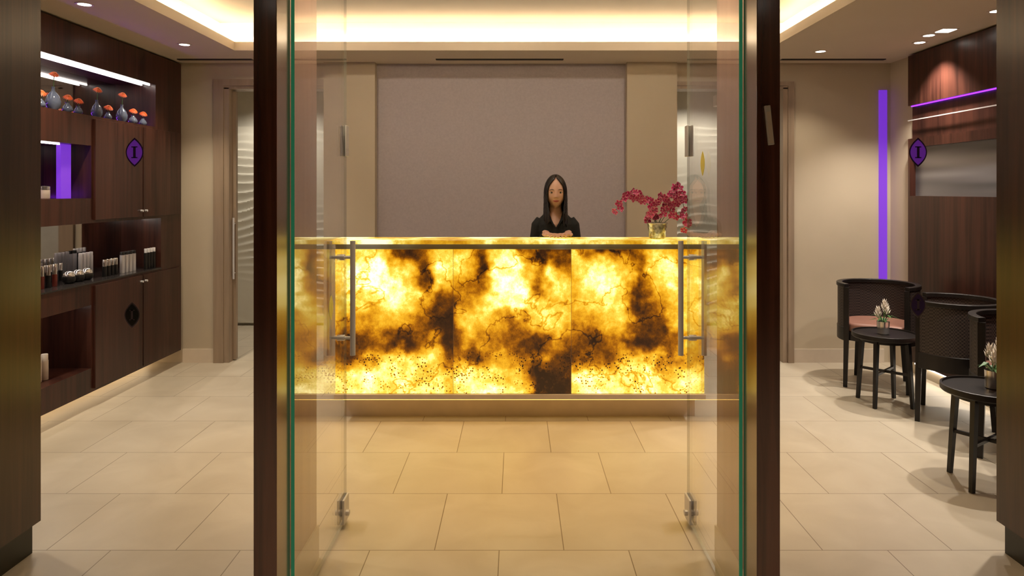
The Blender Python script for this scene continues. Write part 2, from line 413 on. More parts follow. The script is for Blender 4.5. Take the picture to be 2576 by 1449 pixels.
def emblem(parent, cx, cy, cz, w, h, mat, plane='xz', name='emblem'):
    mb = MB(); N = 24
    def P3(a, b, d):
        return (cx+a, cy-d, cz+b) if plane == 'xz' else (cx+d, cy+a, cz+b)
    def outline(s):
        pts = []
        for i in range(N+1):
            z = -h/2+h*i/N; pts.append((w/2*(1-(2*z/h)**2)*s, z*s))
        for i in range(N-1, 0, -1):
            z = -h/2+h*i/N; pts.append((-w/2*(1-(2*z/h)**2)*s, z*s))
        return pts
    def plate(s, d0, d1, mi):
        o = outline(s); A = [mb.bm.verts.new(P3(a, b, d0)) for a, b in o]; B = [mb.bm.verts.new(P3(a, b, d1)) for a, b in o]
        mb.bm.faces.new(A).material_index = mi; mb.bm.faces.new(B[::-1]).material_index = mi
        for k in range(len(o)): mb.bm.faces.new((A[k], A[(k+1)%len(o)], B[(k+1)%len(o)], B[k])).material_index = mi
    plate(1, 0, .001, 1); plate(.86, .001, .0015, 0)
    def bar(a0, a1, b0, b1):
        p = [P3(a0, b0, .0022), P3(a1, b0, .0022), P3(a1, b1, .0022), P3(a0, b1, .0022)]; mb.poly(p, 1)
        q = [P3(a0, b0, .0014), P3(a1, b0, .0014), P3(a1, b1, .0014), P3(a0, b1, .0014)]
        for k in range(4): mb.poly([p[k], p[(k+1)%4], q[(k+1)%4], q[k]], 1)
    bar(-w*.07, w*.07, -h*.2, h*.2); bar(-w*.17, w*.17, h*.165, h*.2); bar(-w*.17, w*.17, -h*.2, -h*.165)
    return mb.obj(name, mat, parent, False)

def glazing_channels(name, x0, x1, org):
    m = MB(); m.box(x0, x1, 2.243, 2.259, 0, .006); m.box(x0, x1, 2.243, 2.259, CZ-.012, CZ)  # only floor and ceiling channels; emblems hang without a pane
    o = m.obj(name, M['steel'], None, False, origin=org); return struct(o, 'steel channels of a glazed opening with etched emblems, pane left out')
wl = glazing_channels('window_1', -1.915, -.836, (-1.37, 2.25, 0)); wr = glazing_channels('window_2', .836, 1.93, (1.38, 2.25, 0))
for w_, x in ((wl, -1.24), (wr, 1.302)):
    emblem(w_, x, 2.245, 1.575, .058, .095, [M['emblem'], M['emblemI']])
M['emblemg'] = P('etched_grey_line', (.10, .07, .09), .5)
for w_, x, z in ((wl, -1.248, 1.047), (wr, 1.302, 1.08)):
    emblem(w_, x, 2.245, z, .050, .084, [M['emblemI'] if z > 1.06 else M['emblemd2'] if 'emblemd2' in M else M['black'], M['emblemg']])

for i, sg in enumerate((-1, 1)):
    xc = sg*.753
    d = glassbox('door_%d' % (i+1), xc-.006, xc+.006, 2.325, 3.035, .012, CZ-.01, 0, [M['doorglass'], M['glassedge'], M['glassedgec']], origin=(xc, 2.325, 0)); struct(d, 'open frameless glass door leaf with steel bar handles')
    yh = 2.965
    for s2 in (-1, 1):
        xx = xc+s2*.05
        MB().tube([(xx, yh, .745), (xx, yh, 1.235)], .0115, 16).obj('handle', M['steel'], d)
    for z in (.82, 1.165):
        MB().tube([(xc-.05, yh, z), (xc+.05, yh, z)], .007, 12).tube([(xc-.016, yh, z), (xc+.016, yh, z)], .013, 12).obj('handle_mount', M['steel'], d)
    m = MB(); m.box(xc-.016, xc-.0065, 2.955, 3.04, .02, .125); m.box(xc+.0065, xc+.016, 2.955, 3.04, .02, .125)
    m.tube([(xc-.03, 2.99, .06), (xc+.03, 2.99, .06)], .013)
    m.box(xc-.0065, xc+.0065, 3.036, 3.043, .02, .125)
    m.obj('patch_fitting', M['steel'], d, True, .002)
    m = MB(); m.box(xc-.013, xc+.013, 3.036, 3.05, 1.60, 1.735); m.box(xc-.013, xc-.0065, 3.0, 3.04, 1.60, 1.735); m.box(xc+.0065, xc+.013, 3.0, 3.04, 1.60, 1.735)
    m.obj('latch', M['steel'], d, True, .002)
    emblem(d, xc-sg*.0065, 2.78, 1.56 if sg > 0 else .98, .06, .10, [M['emblemy'], M['emblemy']], 'yz')
r = root('door_sensor', (.806, 2.188, 1.57), 'pale narrow plastic strip fixed slightly tilted to the jamb', 'sensor')
r2 = MB(); r2.box(.797, .815, 2.178, 2.19, 1.595, 1.72); o = r2.obj('body', M['paper'], r, False, .002)
bx('label_strip', .800, .812, 2.1765, 2.178, 1.60, 1.70, M['creamp'], r)
r.rotation_euler = (0, radians(-6), 0)

# ------------------------------------------------------------------ left display cabinet
X0, X1 = -3.205, -2.83
cab = root('display_cabinet', (-3.0, 4.3, .11), 'tall dark walnut display cabinet with lit open niches', 'cabinet')
m = MB()
def solid(y0, y1, z0, z1): m.box(X0, X1, y0, y1, z0, z1)
def backp(y0, y1, z0, z1): m.box(X0, X0+.055, y0, y1, z0, z1)
YA, YE = 2.80, 5.83
solid(YA, YE, .11, .27)
solid(YA, 3.4, .27, .69); backp(3.4, 4.6, .27, .69); solid(4.6, YE, .27, .69)
solid(YA, YE, .69, .832)
solid(YA, 3.4, .832, 1.235); backp(3.4, 5.5, .832, 1.235); solid(5.5, YE, .832, 1.235)
solid(YA, YE, 1.235, 1.40)
solid(YA, 3.4, 1.40, 1.75); backp(3.4, 4.6, 1.40, 1.75); solid(4.6, YE, 1.40, 1.75)
solid(YA, YE, 1.75, 1.95)
solid(YA, 3.4, 1.95, 2.28); backp(3.4, 5.42, 1.95, 2.28); solid(5.42, YE, 1.95, 2.28)
solid(YA, YE, 2.28, 2.515)
m.obj('body', M['wood'], cab, False)
for y0, y1, z0, z1 in ((4.62, 5.205, .13, .815), (5.215, 5.80, .13, .815), (4.62, 5.205, 1.255, 1.93), (5.215, 5.80, 1.255, 1.93)):
    d = bx('door', X1+.001, X1+.016, y0, y1, z0, z1, M['wood'], cab, .0015)
    ky = 5.18 if y0 < 5 else 5.24; kz = 1.30 if z0 > 1 else .77
    MB().tube([(X1+.016, ky, kz), (X1+.034, ky, kz)], .008).obj('knob', M['steel'], d)
for y0, y1, z0, z1 in ((3.4, 5.5, .842, 1.235), (3.4, 5.42, 1.95, 2.28), (3.4, 4.6, 1.40, 1.75)):
    bx('mirror', X0+.0555, X0+.06, y0, y1, z0, z1, M['mirror'], cab)
bx('shelf', X0+.056, X1+.006, 3.4, 5.5, .832, .842, M['shelf'], cab)
bx('purple_reflection_bar', -2.93, -2.90, 4.40, 4.50, 1.401, 1.749, M['purple'], cab)  # added purple bar, paints in a reflection from the glass
for y0, y1, z, xx, w_, mt in ((3.4, 5.40, 2.272, -2.87, .006, 'ledcab'), (3.4, 5.40, 2.272, -2.93, .006, 'ledcab'), (3.4, 4.38, 1.742, -2.9, .006, 'ledcab'), (3.5, 5.45, 1.227, -3.0, .006, 'ledcab2'), (3.5, 4.5, .682, -2.95, .006, 'ledcab2'),  # second top strip stands in for the first one's reflection
                         (4.0, 5.38, 1.952, -3.125, .005, 'purplerefl'), (3.6, 4.55, 1.402, -3.125, .005, 'purplerefl')):  # added purple strips tint the niches in place of glass reflections
    bx('light_or_reflection_strip', xx-w_, xx+w_, y0, y1, z, z+.006, M[mt], cab)
o = bx('toe_light_or_fill_strip', -3.12, -3.08, 2.85, 5.8, .085, .11, M['ledtoe'])
tag(o, 'warm light strip glowing beneath the walnut cabinet', 'light strip')
struct(bx('baseboard_cabinet', -3.21, -3.13, 2.8, 5.84, 0, .108, M['base']), 'pale recessed plinth')

def gerbera(loc, h, tilt, label, sc=.85):
    r = root('gerbera', loc, label, 'flower', 'orange gerberas in the niche')
    x, y, z = loc
    MB().tube([(x, y, z), (x+tilt*.4, y, z+h*.6), (x+tilt, y, z+h)], .0022, 6).obj('stem', M['green'], r)
    mb = MB(); c = Vector((x+tilt, y, z+h))
    N = Vector((.45, -.35, .8)).normalized(); A = N.cross(Vector((0, 1, 0))).normalized(); B_ = N.cross(A)
    for ring, (rr, n_, zz) in enumerate(((.038, 18, .0), (.032, 16, .006), (.022, 12, .011))):
        rr *= sc
        for k in range(n_):
            a = 2*pi*k/n_+ring*.17; d = A*cos(a)+B_*sin(a); t = B_*cos(a)-A*sin(a)
            mb.poly([c+d*.005+N*zz, c+d*rr*.6+t*.0052+N*(zz+.004), c+d*rr+N*(zz-.006), c+d*rr*.6-t*.0052+N*(zz+.004)])
    mb.obj('petals', M['orange'], r, False)
    MB().ell(c+N*.011, (.009, .009, .006), u=12, v=8).obj('flower_center', M['orangec'], r)
    return r
def budvase(loc, h, wd, neck, label):
    prof = [(0, 0), (wd*.55, 0), (wd*.95, h*.2), (wd, h*.38), (wd*.75, h*.62), (neck*1.1, h*.82), (neck, h*.93), (neck*1.25, h), (neck*.8, h), (neck*.7, h*.85), (0, h*.8)]
    o = MB().lathe(prof, loc, 24).obj('bud_vase', M['bluegrey'], None, True, origin=loc, recalc=True)
    tag(o, label, 'vase', 'bud vases in the niche')
for px, tall, sc in ((100, 0, .9), (132, 1, 1.2), (168, 0, 1.), (195, 0, .85), (242, 1, 1.), (270, 0, .8), (305, 1, 1.05), (333, 0, 1.), (358, 0, .9)):
    d = 5010/(1300-px); d = min(d, 5.33); x = -2.875
    if tall:
        budvase((x, d, 1.951), .12*sc, .036*sc, .009, 'tall blue-grey bud vase holding one long-stemmed orange gerbera')
        gerbera((x, d, 1.97), .15*sc+.02, .006, 'long-stemmed orange gerbera standing in a bud vase')
    else:
        budvase((x, d, 1.951), .065*sc, .032*sc, .011, 'small round blue-grey vase with a short orange gerbera')
        gerbera((x, d, 1.97), .065*sc+.012, .004, 'short orange gerbera resting in a small vase')

def tubeprod(loc, h, r_, m1, m2, label, name='lipstick_tube', frac=.5):
    r = root(name, loc, label, 'cosmetic', 'cosmetics on the cabinet shelf')
    MB().lathe([(0, 0), (r_*.95, 0), (r_, .002), (r_, h*frac), (r_*.85, h*frac), (0, h*frac)], loc, 16).obj('tube_body', m1, r)
    MB().lathe([(0, h*frac), (r_*.9, h*frac), (r_*.9, h-.003), (r_*.8, h), (0, h)], loc, 16).obj('cap', m2, r)
    return r
def ballprod(loc):
    r = root('cream_jar', loc, 'round black cream jar with a silver domed lid', 'cosmetic', 'cosmetics on the cabinet shelf')
    MB().lathe([(0, 0), (.022, 0), (.037, .014), (.04, .032), (.036, .046), (0, .046)], loc, 24).obj('jar', M['black'], r)
    MB().lathe([(.0, .046), (.0355, .046), (.035, .056), (.026, .072), (.012, .079), (0, .08)], loc, 24).obj('lid', M['chrome'], r)
SH = .8425
for i, (x, y) in enumerate(((-2.94, 4.22), (-2.94, 4.28), (-2.94, 4.34), (-2.94, 4.40))):
    tubeprod((x, y, SH), .14, .015, M['red'] if i % 2 else M['black'], M['chrome'], 'slim lacquered cosmetic tube with a silver cap', frac=.55)
for i, y in enumerate((4.52, 4.57, 4.62, 4.67)): tubeprod((-3.08, y, SH), .12, .013, M['black'], M['chrome'], 'black cosmetic bottle with a silver band cap', 'cosmetic_bottle', .6)
for x, y in ((-2.94, 4.54), (-2.94, 4.635), (-2.94, 4.73)): ballprod((x, y, SH))
for i, y in enumerate((4.85, 4.89, 4.93, 4.97)): tubeprod((-3.06, y, SH), .17, .014, M['steel'], M['steel'], 'tall silver cosmetic tube', 'cosmetic_tube', .85)
for i, y in enumerate((4.90, 4.945, 4.99, 5.035)): tubeprod((-2.92, y, SH), .12, .015, M['black'], M['chrome'], 'black cosmetic bottle with a silver band cap', 'cosmetic_bottle', .6)
for i, y in enumerate((5.12, 5.17, 5.22, 5.27)): tubeprod((-2.92, y, SH), .155, .017, M['steel'], M['black'], 'tall silver cosmetic tube with a black tip', 'cosmetic_tube', .85)
for i, y in enumerate((5.35, 5.39, 5.43, 5.47)): tubeprod((-2.87, y, SH), .16, .013, M['black'], M['steel'], 'black mascara tube with a steel cap', 'mascara_tube', .8)
for i, y in enumerate((4.17, 4.28)):
    r = root('candle_jar', (-2.93, y, 1.401), 'clear jar with pale cream filling and a silver lid', 'jar', 'jars in the cabinet niche')
    MB().lathe([(0, 0), (.034, 0), (.036, .004), (.036, .055), (0, .055)], (-2.93, y, 1.401), 24).obj('jar', M['creamp'], r)
    MB().lathe([(0, .055), (.037, .055), (.037, .075), (.03, .079), (0, .079)], (-2.93, y, 1.401), 24).obj('lid', M['chrome'], r)
for i, (x, y) in enumerate(((-2.95, 4.20), (-2.95, 4.26), (-2.95, 4.32), (-3.03, 4.29))):
    tubeprod((x, y, .271), .16, .022, M['creamp'], M['white'], 'cream white lotion bottle with a pale cap', 'lotion_bottle', .75)

# ------------------------------------------------------------------ right wall unit
pan = root('wall_cladding', (3.13, 4.1, .11), 'dark walnut wall cladding with a recessed brushed metal panel', 'wall panel')
m = MB()
m.box(3.10, 3.158, 2.8, 5.48, .11, 1.41); m.box(3.10, 3.158, 2.8, 4.40, 1.41, 1.79); m.box(3.10, 3.158, 5.455, 5.48, 1.41, 1.79); m.box(3.10, 3.158, 2.8, 5.48, 1.79, 1.86)
m.box(3.135, 3.158, 2.8, 5.48, 1.86, 2.12); m.box(3.10, 3.158, 2.8, 5.48, 2.12, 2.515)
m.obj('body', M['wood'], pan, False)
bx('metal_panel', 3.145, 3.158, 4.40, 5.455, 1.41, 1.79, M['metalpanel'], pan)
bx('rail', 3.098, 3.106, 2.8, 5.48, 2.0, 2.008, M['steel'], pan)
bx('purple_reflection_line', 3.112, 3.124, 2.9, 5.46, 2.112, 2.119, M['purplerefl2'], pan)  # added glowing line where the glass would reflect purple
o = bx('toe_light_or_fill_strip', 3.135, 3.158, 2.85, 5.45, .085, .108, M['ledtoew']); tag(o, 'white light strip glowing beneath the walnut cladding', 'light strip')
o = bx('purple_reflection_strip', 3.06, 3.125, 5.835, 5.85, .62, 2.30, M['purple']); tag(o, 'tall slim purple strip standing in for a glass reflection', 'painted reflection')  # made-up strip, draws a purple glass reflection onto the wall

# ------------------------------------------------------------------ onyx counter
A = [[.3,.35,.25,.3,.8,.9,.7,.3,.35],[.25,.2,.10,.05,.2,.35,.8,.15,.3],[.3,.15,.05,.05,.1,.3,.75,.25,.5],[.35,.3,.2,.2,.15,.25,.5,.85,.8],[.45,.5,.5,.45,.40,.45,.7,.9,.95],[.55,.8,.75,.65,.85,.9,.65,.55,.95],[.9,.85,.7,.3,.25,.2,.2,.4,.65],[.4,.2,.15,.15,.2,.15,.3,.25,.35],[.3,.15,.15,.2,.25,.2,.2,.25,.35]]
B = [[.5,.3,.75,.25,.15,.7,.95,.95,.9],[.25,.45,.9,.15,.05,.4,.6,.15,.6],[.45,.65,.6,.08,.05,.1,.7,.15,.3],[.9,.55,.25,.08,.1,.08,.25,.35,.4],[.85,.35,.35,.5,.65,.55,.25,.2,.35],[.85,.4,.5,.65,.75,.85,.9,.6,.7],[.6,.75,.65,.4,.6,.7,.6,.85,.9],[.25,.15,.2,.25,.35,.6,.95,.95,.9],[.3,.2,.15,.2,.2,.35,1,1,.95]]
C = [[.3,.55,.9,.9,.6,.35,.35,.6,.65],[.35,.25,.12,.35,.75,.2,.15,.25,.25],[.45,.15,.08,.2,.8,.35,.2,.35,.15],[.55,.25,.18,.25,.85,.6,.4,.35,.25],[.55,.55,.4,.35,.8,.8,.35,.3,.35],[.65,.8,.6,.6,.9,.85,.7,.35,.45],[.9,.7,.75,.5,.35,.3,.7,.55,.55],[.35,.15,.2,.2,.2,.15,.35,.2,.25],[.25,.15,.25,.2,.25,.15,.25,.2,.25]]
def samp(G, u, v):
    n_ = len(G)-1
    x = min(max(u, 0), .9999)*n_; y = min(max(v, 0), .9999)*n_
    i, j = int(x), int(y); fx, fy = x-i, y-j
    fx = fx*fx*(3-2*fx); fy = fy*fy*(3-2*fy)
    return (G[j][i]*(1-fx)+G[j][i+1]*fx)*(1-fy)+(G[j+1][i]*(1-fx)+G[j+1][i+1]*fx)*fy
cnt = root('reception_counter', (.02, 4.45, 0), 'long reception counter faced with glowing backlit amber onyx slabs', 'reception counter')
CX0, CX1 = -1.137, 1.175
ZT, ZB = 1.084, .181
def panel(G, x0, x1, seed):
    bm = bmesh.new(); nu, nv = 150, 170; dl = bm.verts.layers.float.new('veining'); sl = bm.verts.layers.float.new('speck')
    g = []
    for j in range(nv+1):
        row = []
        for i in range(nu+1):
            u, v = i/nu, j/nv
            x = x0+(x1-x0)*u; z = ZT+(ZB-ZT)*v
            q = Vector((x*4.2+seed, z*4.2, seed)); w = noise.noise_vector(q); w2 = noise.noise_vector(q*3.1+Vector((5, 3, 1))); w3 = noise.noise_vector(q*8+Vector((1, 3, 7)))
            uu = u+w.x*.07+w2.x*.06+w3.x*.025; vv = v+w.y*.05+w2.y*.05+w3.y*.02
            d = samp(G, uu, vv)
            p = bm.verts.new((x, 4.33, z)); p[dl] = d-.015
            t = (v-.70)/.06; p[sl] = min(1, max(0, t))
            row.append(p)
        g.append(row)
    for j in range(nv):
        for i in range(nu): bm.faces.new((g[j][i], g[j+1][i], g[j+1][i+1], g[j][i+1]))
    b = MB(); b.bm.free(); b.bm = bm
    return b.obj('onyx_panel', M['onyx'], cnt, False, recalc=False)
xs = [CX0, -.398, .341, CX1]
for k, (G, sd) in enumerate(((A, 1.3), (B, 2.7), (C, 1.3))):
    panel(G, xs[k]+.0015, xs[k+1]-.0015, sd)
m = MB(); m.box(CX0, CX1, 4.335, 4.55, .16, 1.084)
m.obj('body', M['plinth'], cnt, False)
m = MB(); m.box(CX0-.005, CX1+.005, 4.315, 4.555, .148, .178); m.obj('base_slab', M['plinth'], cnt, False, .002)
bx('plinth', CX0+.03, CX1-.03, 4.45, 4.54, 0, .148, M['plinth'], cnt)
bx('toe_light_or_fill_strip', CX0+.05, CX1-.05, 4.335, 4.355, .140, .148, M['fillamber'], cnt)  # added hidden strip, boosts the onyx glow on the floor
bx('channel', CX0, CX1, 4.345, 4.53, 1.084, 1.12, M['silverband'], cnt)
bx('counter_top', CX0-.02, CX1+.02, 4.27, 4.56, 1.12, 1.145, M['onyxtop'], cnt, .003)

# ------------------------------------------------------------------ vase and orchids
vx, vy, vz = .897, 4.42, 1.1455
m = MB(); prof = [(0, 0), (.045, 0), (.052, .006)]
for k in range(8): prof.append((.052+.012*k/7+(.0025 if k % 2 else 0), .012+.085*k/7))
prof += [(.064, .102), (.058, .102), (.048, .012), (0, .012)]
o = m.lathe(prof, (vx, vy, vz), 20).obj('flower_vase', P('mosaic_glass', (.60, .58, .52), .15, .6, scale=60, var=.6), None, True, origin=(vx, vy, vz))
tag(o, 'short mosaic silver glass vase on the glowing counter top', 'vase')
def blossom_mesh():
    bm = bmesh.new(); dl = bm.verts.layers.float.new('veining')
    def petal(a, L, W, cup, base=0.004):
        d = Vector((cos(a), 0, sin(a))); t = Vector((-sin(a), 0, cos(a))); rows = []
        for i in range(6):
            f = i/5; w = W*sin(pi*min(.97, .12+.80*f))**.7*(1 if f < 1 else .4)
            c = d*(base+L*f)+Vector((0, -cup*sin(f*pi*.6), 0))
            row = []
            for k in range(5):
                s_ = -1+k/2
                p = bm.verts.new(c+t*w*s_+Vector((0, -.003*s_*s_, 0)))
                e = min(1-abs(s_), 1-f+.12); p[dl] = min(.74, .05+e*1.0) if f > .15 else .9
                row.append(p)
            rows.append(row)
        for i in range(5):
            for k in range(4): bm.faces.new((rows[i][k], rows[i][k+1], rows[i+1][k+1], rows[i+1][k]))
    for a in (90, 215, 325): petal(radians(a), .024, .0095, .004)
    for a in (165, 15): petal(radians(a), .025, .0135, .002)
    petal(radians(270), .014, .007, .012)
    me = bpy.data.meshes.new('blossom'); bm.to_mesh(me); bm.free(); me.materials.append(M['orchid'])
    for p in me.polygons: p.use_smooth = True
    return me
BM = blossom_mesh()
def W(px, py, d): return Vector(((px-1300)/1740*d, d, 1.45-(py-480)/1740*d))
sprays = [([(1650, 570), (1630, 515), (1600, 488), (1570, 492), (1548, 535)], 14, 'arching magenta orchid spray drooping low over the counter'),
          ([(1650, 570), (1640, 520), (1620, 495), (1600, 482), (1580, 500)], 10, 'magenta orchid spray curving outward from the vase'),
          ([(1655, 570), (1665, 540), (1668, 510), (1655, 500), (1630, 545)], 13, 'short magenta orchid spray clustered above the vase'),
          ([(1655, 572), (1650, 552), (1640, 535), (1632, 545), (1622, 560)], 9, 'low magenta orchid spray hanging by the vase rim'),
          ([(1655, 570), (1675, 520), (1690, 480), (1705, 470), (1722, 500)], 15, 'tall upright magenta orchid spray'),
          ([(1658, 570), (1680, 535), (1700, 505), (1718, 500), (1728, 545)], 13, 'magenta orchid spray bending away from the vase'),
          ([(1662, 572), (1690, 545), (1712, 535), (1722, 560), (1728, 585)], 7, 'trailing magenta orchid spray reaching toward the counter')]
for si, (pp, nb, lab) in enumerate(sprays):
    base = Vector((vx+random.uniform(-.02, .02), vy+random.uniform(-.02, .02), vz+.03))
    dy = random.uniform(-.05, .05)
    ctrl = [base]+[W(a, b, vy)+Vector((0, dy*k/4, 0)) for k, (a, b) in enumerate(pp)]
    ctrl[1] = Vector((vx+(ctrl[1].x-vx)*.6, ctrl[1].y*.5+vy*.5, ctrl[1].z))
    pts = []
    n_ = len(ctrl)
    for i in range(n_-1):
        p0, p1, p2, p3 = ctrl[max(0, i-1)], ctrl[i], ctrl[i+1], ctrl[min(n_-1, i+2)]
        for k in range(6):
            t = k/6
            pts.append(.5*((2*p1)+(p2-p0)*t+(2*p0-5*p1+4*p2-p3)*t*t+(3*p1-p0-3*p2+p3)*t**3))
    pts.append(ctrl[-1])
    r = root('orchid_spray', base, lab, 'flower', 'orchid sprays in the vase')
    MB().tube(pts, .0018, 6).obj('stem', M['green'], r)
    L = len(pts)
    for k in range(nb):
        q = pts[int(L*.42+(L*.57)*k/nb)]
        o = bpy.data.objects.new('blossom', BM); COL.objects.link(o); o.parent = r
        o.location = q+Vector((random.uniform(-.018, .018), random.uniform(-.03, .005), random.uniform(-.018, .018)))-base
        o.rotation_euler = (random.uniform(-.6, .5), random.uniform(-.6, .6), random.uniform(-.9, .9)); s_ = random.uniform(.85, 1.15); o.scale = (s_,)*3

# ------------------------------------------------------------------ chairs & tables
def make_chair():
    r = root('tub_chair', (0, 0, 0), 'dark wooden tub chair with curved back and brown leather seat', 'chair', 'dark tub chairs by the cladding')
    R = .275
    MB().arc(R-.018, R, -38, 218, .44, .735).obj('backrest', M['chairwood'], r)
    m = MB(); m.arc(R-.022, R+.004, -40, 220, .34, .44, 36); m.obj('side_rail', M['blackwood'], r, True, .003)
    m = MB(); m.arc(R-.032, R+.008, -42, 222, .735, .762, 36); m.obj('top_rail', M['blackwood'], r, True, .003)
    seg = 32
    def disc(rr, z0, z1, mb, front=-.19):
        bot, top = [], []
        for k in range(seg):
            a = 2*pi*k/seg; x, y = rr*cos(a), max(rr*sin(a), front)
            bot.append(mb.bm.verts.new((x, y, z0))); top.append(mb.bm.verts.new((x, y, z1)))
        mb.bm.faces.new(bot[::-1]); mb.bm.faces.new(top)
        for k in range(seg): mb.bm.faces.new((bot[k], bot[(k+1)%seg], top[(k+1)%seg], top[k]))
    m = MB(); disc(R-.024, .345, .405, m); m.obj('seat_frame', M['blackwood'], r, True, .003)
    m = MB(); disc(R-.028, .405, .475, m, -.188); m.obj('seat', M['seat'], r, True, .016)
    for a in (-42, 222):
        a = radians(a); x, y = (R-.012)*cos(a), (R-.012)*sin(a)
        MB().tube([(x*1.04, y*1.04, 0), (x, y, .4), (x, y, .736)], [.019, .025, .023], 4, rot=pi/4).obj('leg', M['blackwood'], r, False)
    for a in (52, 128):
        a = radians(a); x, y = (R-.03)*cos(a), (R-.03)*sin(a)
        MB().tube([(x*1.12, y*1.12, 0), (x, y, .36)], [.017, .024], 4, rot=pi/4).obj('leg', M['blackwood'], r, False)
    return r
ch = make_chair()
ch.location = (2.70, 5.17, 0); ch.rotation_euler = (0, 0, math.atan2(-.82, -.50)+pi/2)
ch['label'] = 'dark wooden tub chair with curved back, near the back wall'
clone(ch, (2.79, 4.42, 0), math.atan2(.57, -.82)+pi/2, 1, 'dark wooden tub chair turned away, between two other chairs')
clone(ch, (2.79, 3.76, 0), math.atan2(-.75, -.66)+pi/2, 1, 'dark wooden tub chair behind a small black table')
def make_table():
    r = root('side_table', (0, 0, 0), 'small round black tray-top side table holding a potted white flower', 'table', 'black round side tables')
    R = .205
    MB().lathe([(0, .45), (R-.006, .45), (R, .456), (R, .482), (R-.004, .484), (R-.010, .484), (R-.012, .474), (0, .474)], (0, 0, 0), 48).obj('table_top', M['blackwood'], r)
    L = []
    for a in (20, 110, 200, 290):
        a = radians(a); p0 = (.175*cos(a), .175*sin(a), 0); p1 = (.145*cos(a), .145*sin(a), .45)
        MB().tube([p0, p1], [.014, .019], 4, rot=pi/4).obj('leg', M['blackwood'], r, False); L.append(a)
    for k in (0, 1):
        a = L[k]; rr = .158
        MB().tube([(rr*cos(a), rr*sin(a), .22), (-rr*cos(a), -rr*sin(a), .22)], .011, 4, rot=pi/4).obj('stretcher', M['blackwood'], r, False)
    MB().arc(.13, .15, 0, 360, .425, .45, 36).obj('apron', M['blackwood'], r)
    return r
tb = make_table(); tb.location = (2.51, 4.72, 0); tb.rotation_euler = (0, 0, .4)
clone(tb, (2.33, 3.42, 0), .25)
def make_plant():
    r = root('potted_flower', (0, 0, 0), 'white flower with green leaves in a polished steel cup', 'plant', 'potted white flowers on side tables')
    MB().lathe([(0, 0), (.034, 0), (.037, .003), (.040, .085), (.037, .085), (.034, .07), (0, .07)], (0, 0, 0), 28).obj('pot', M['chrome'], r)
    m = MB(); rnd = random.Random(4)
    tops = [(-.035, .0, .15), (.03, .012, .165), (.0, -.02, .20)]
    for t_ in tops: m.tube([(0, 0, .07), (t_[0]*.4, t_[1]*.4, t_[2]*.7), t_], .0025, 6)
    m.obj('stem', M['green'], r)
    m = MB()
    for k in range(9):
        a = k*.7+.3; d = Vector((cos(a), sin(a), 0)); t = Vector((-sin(a), cos(a), 0)); L_ = rnd.uniform(.06, .11); up = rnd.uniform(.02, .06)
        b0 = Vector((0, 0, .075)); q = b0+d*L_*.5+Vector((0, 0, up)); e = b0+d*L_+Vector((0, 0, up*.6))
        m.poly([b0, q+t*.011, e, q-t*.011])
    m.obj('leaves', M['green'], r, False)
    m = MB()
    for b_, t_ in enumerate(tops):
        c = Vector(t_)-Vector((0, 0, .035))
        for lay in range(4):
            for k in range(5):
                a = 2*pi*k/5+lay*.6+b_; d = Vector((cos(a), sin(a), 0)); t = Vector((-sin(a), cos(a), 0)); z = lay*.014; o_ = .028-lay*.005
                m.poly([c+Vector((0, 0, z)), c+d*o_*.6+t*.008+Vector((0, 0, z+.012)), c+d*o_+Vector((0, 0, z+.036)), c+d*o_*.6-t*.008+Vector((0, 0, z+.012))])
    m.obj('petals', M['white'], r, False)
    return r
pl = make_plant(); pl.location = (2.50, 4.72, .4745)
clone(pl, (2.36, 3.42, .4745), 1.1, 1.05)

# ------------------------------------------------------------------ person
PX, PY = .268, 4.80
def wmul(Z):
    t = -Z/.112
    return 1-.34*max(0, t)**1.7 if t > 0 else 1-.04*t*t
def face_y(X, Z):
    w = wmul(Z); q = 1-(X/(.068*w))**2-(Z/.112)**2
    y = -.084*sqrt(max(q, 0))
    g = lambda a, sa, b, sb: exp(-((X-a)/sa)**2-((Z-b)/sb)**2)
    nz = 0
    if Z < .02:
        k = (.02-Z)/.05
        nz = min(1, k) if Z > -.03 else max(0, 1-(-.03-Z)/.010)
    y -= .017*nz*exp(-(X/(.006+.005*max(0, min(1, (.02-Z)/.05))))**2)
    for s_ in (-1, 1):
        y += .005*g(s_*.029, .015, .0, .011); y -= .002*g(s_*.028, .018, .020, .007); y -= .003*g(s_*.038, .018, -.032, .02)
        y -= .004*g(s_*.011, .006, -.030, .007)
    y -= .006*g(0, .019, -.056, .008); y += .003*g(0, .03, -.0565, .002); y -= .004*g(0, .02, -.066, .006); y -= .006*g(0, .022, -.094, .014)
    return y
def head(mb, c):
    g = bmesh.ops.create_uvsphere(mb.bm, u_segments=96, v_segments=72, radius=1)
    for v in g['verts']:
        x, y, z = v.co; Z = .112*z; w = wmul(Z); X = .068*w*x
        if y < 0: Y = face_y(X, Z)
        else: Y = .096*y*(1-.28*max(0, -z))
        v.co = Vector((X, Y, Z))+c
HC = Vector((PX, PY-.015, 1.437))
def armpts(sg): return [(PX+sg*.095, PY+.005, 1.247), (PX+sg*.122, PY, 1.208), (PX+sg*.136, PY-.005, 1.12), (PX+sg*.145, PY-.01, 1.0), (PX+sg*.115, PY-.10, 1.075), (PX+sg*.075, PY-.185, 1.165)]
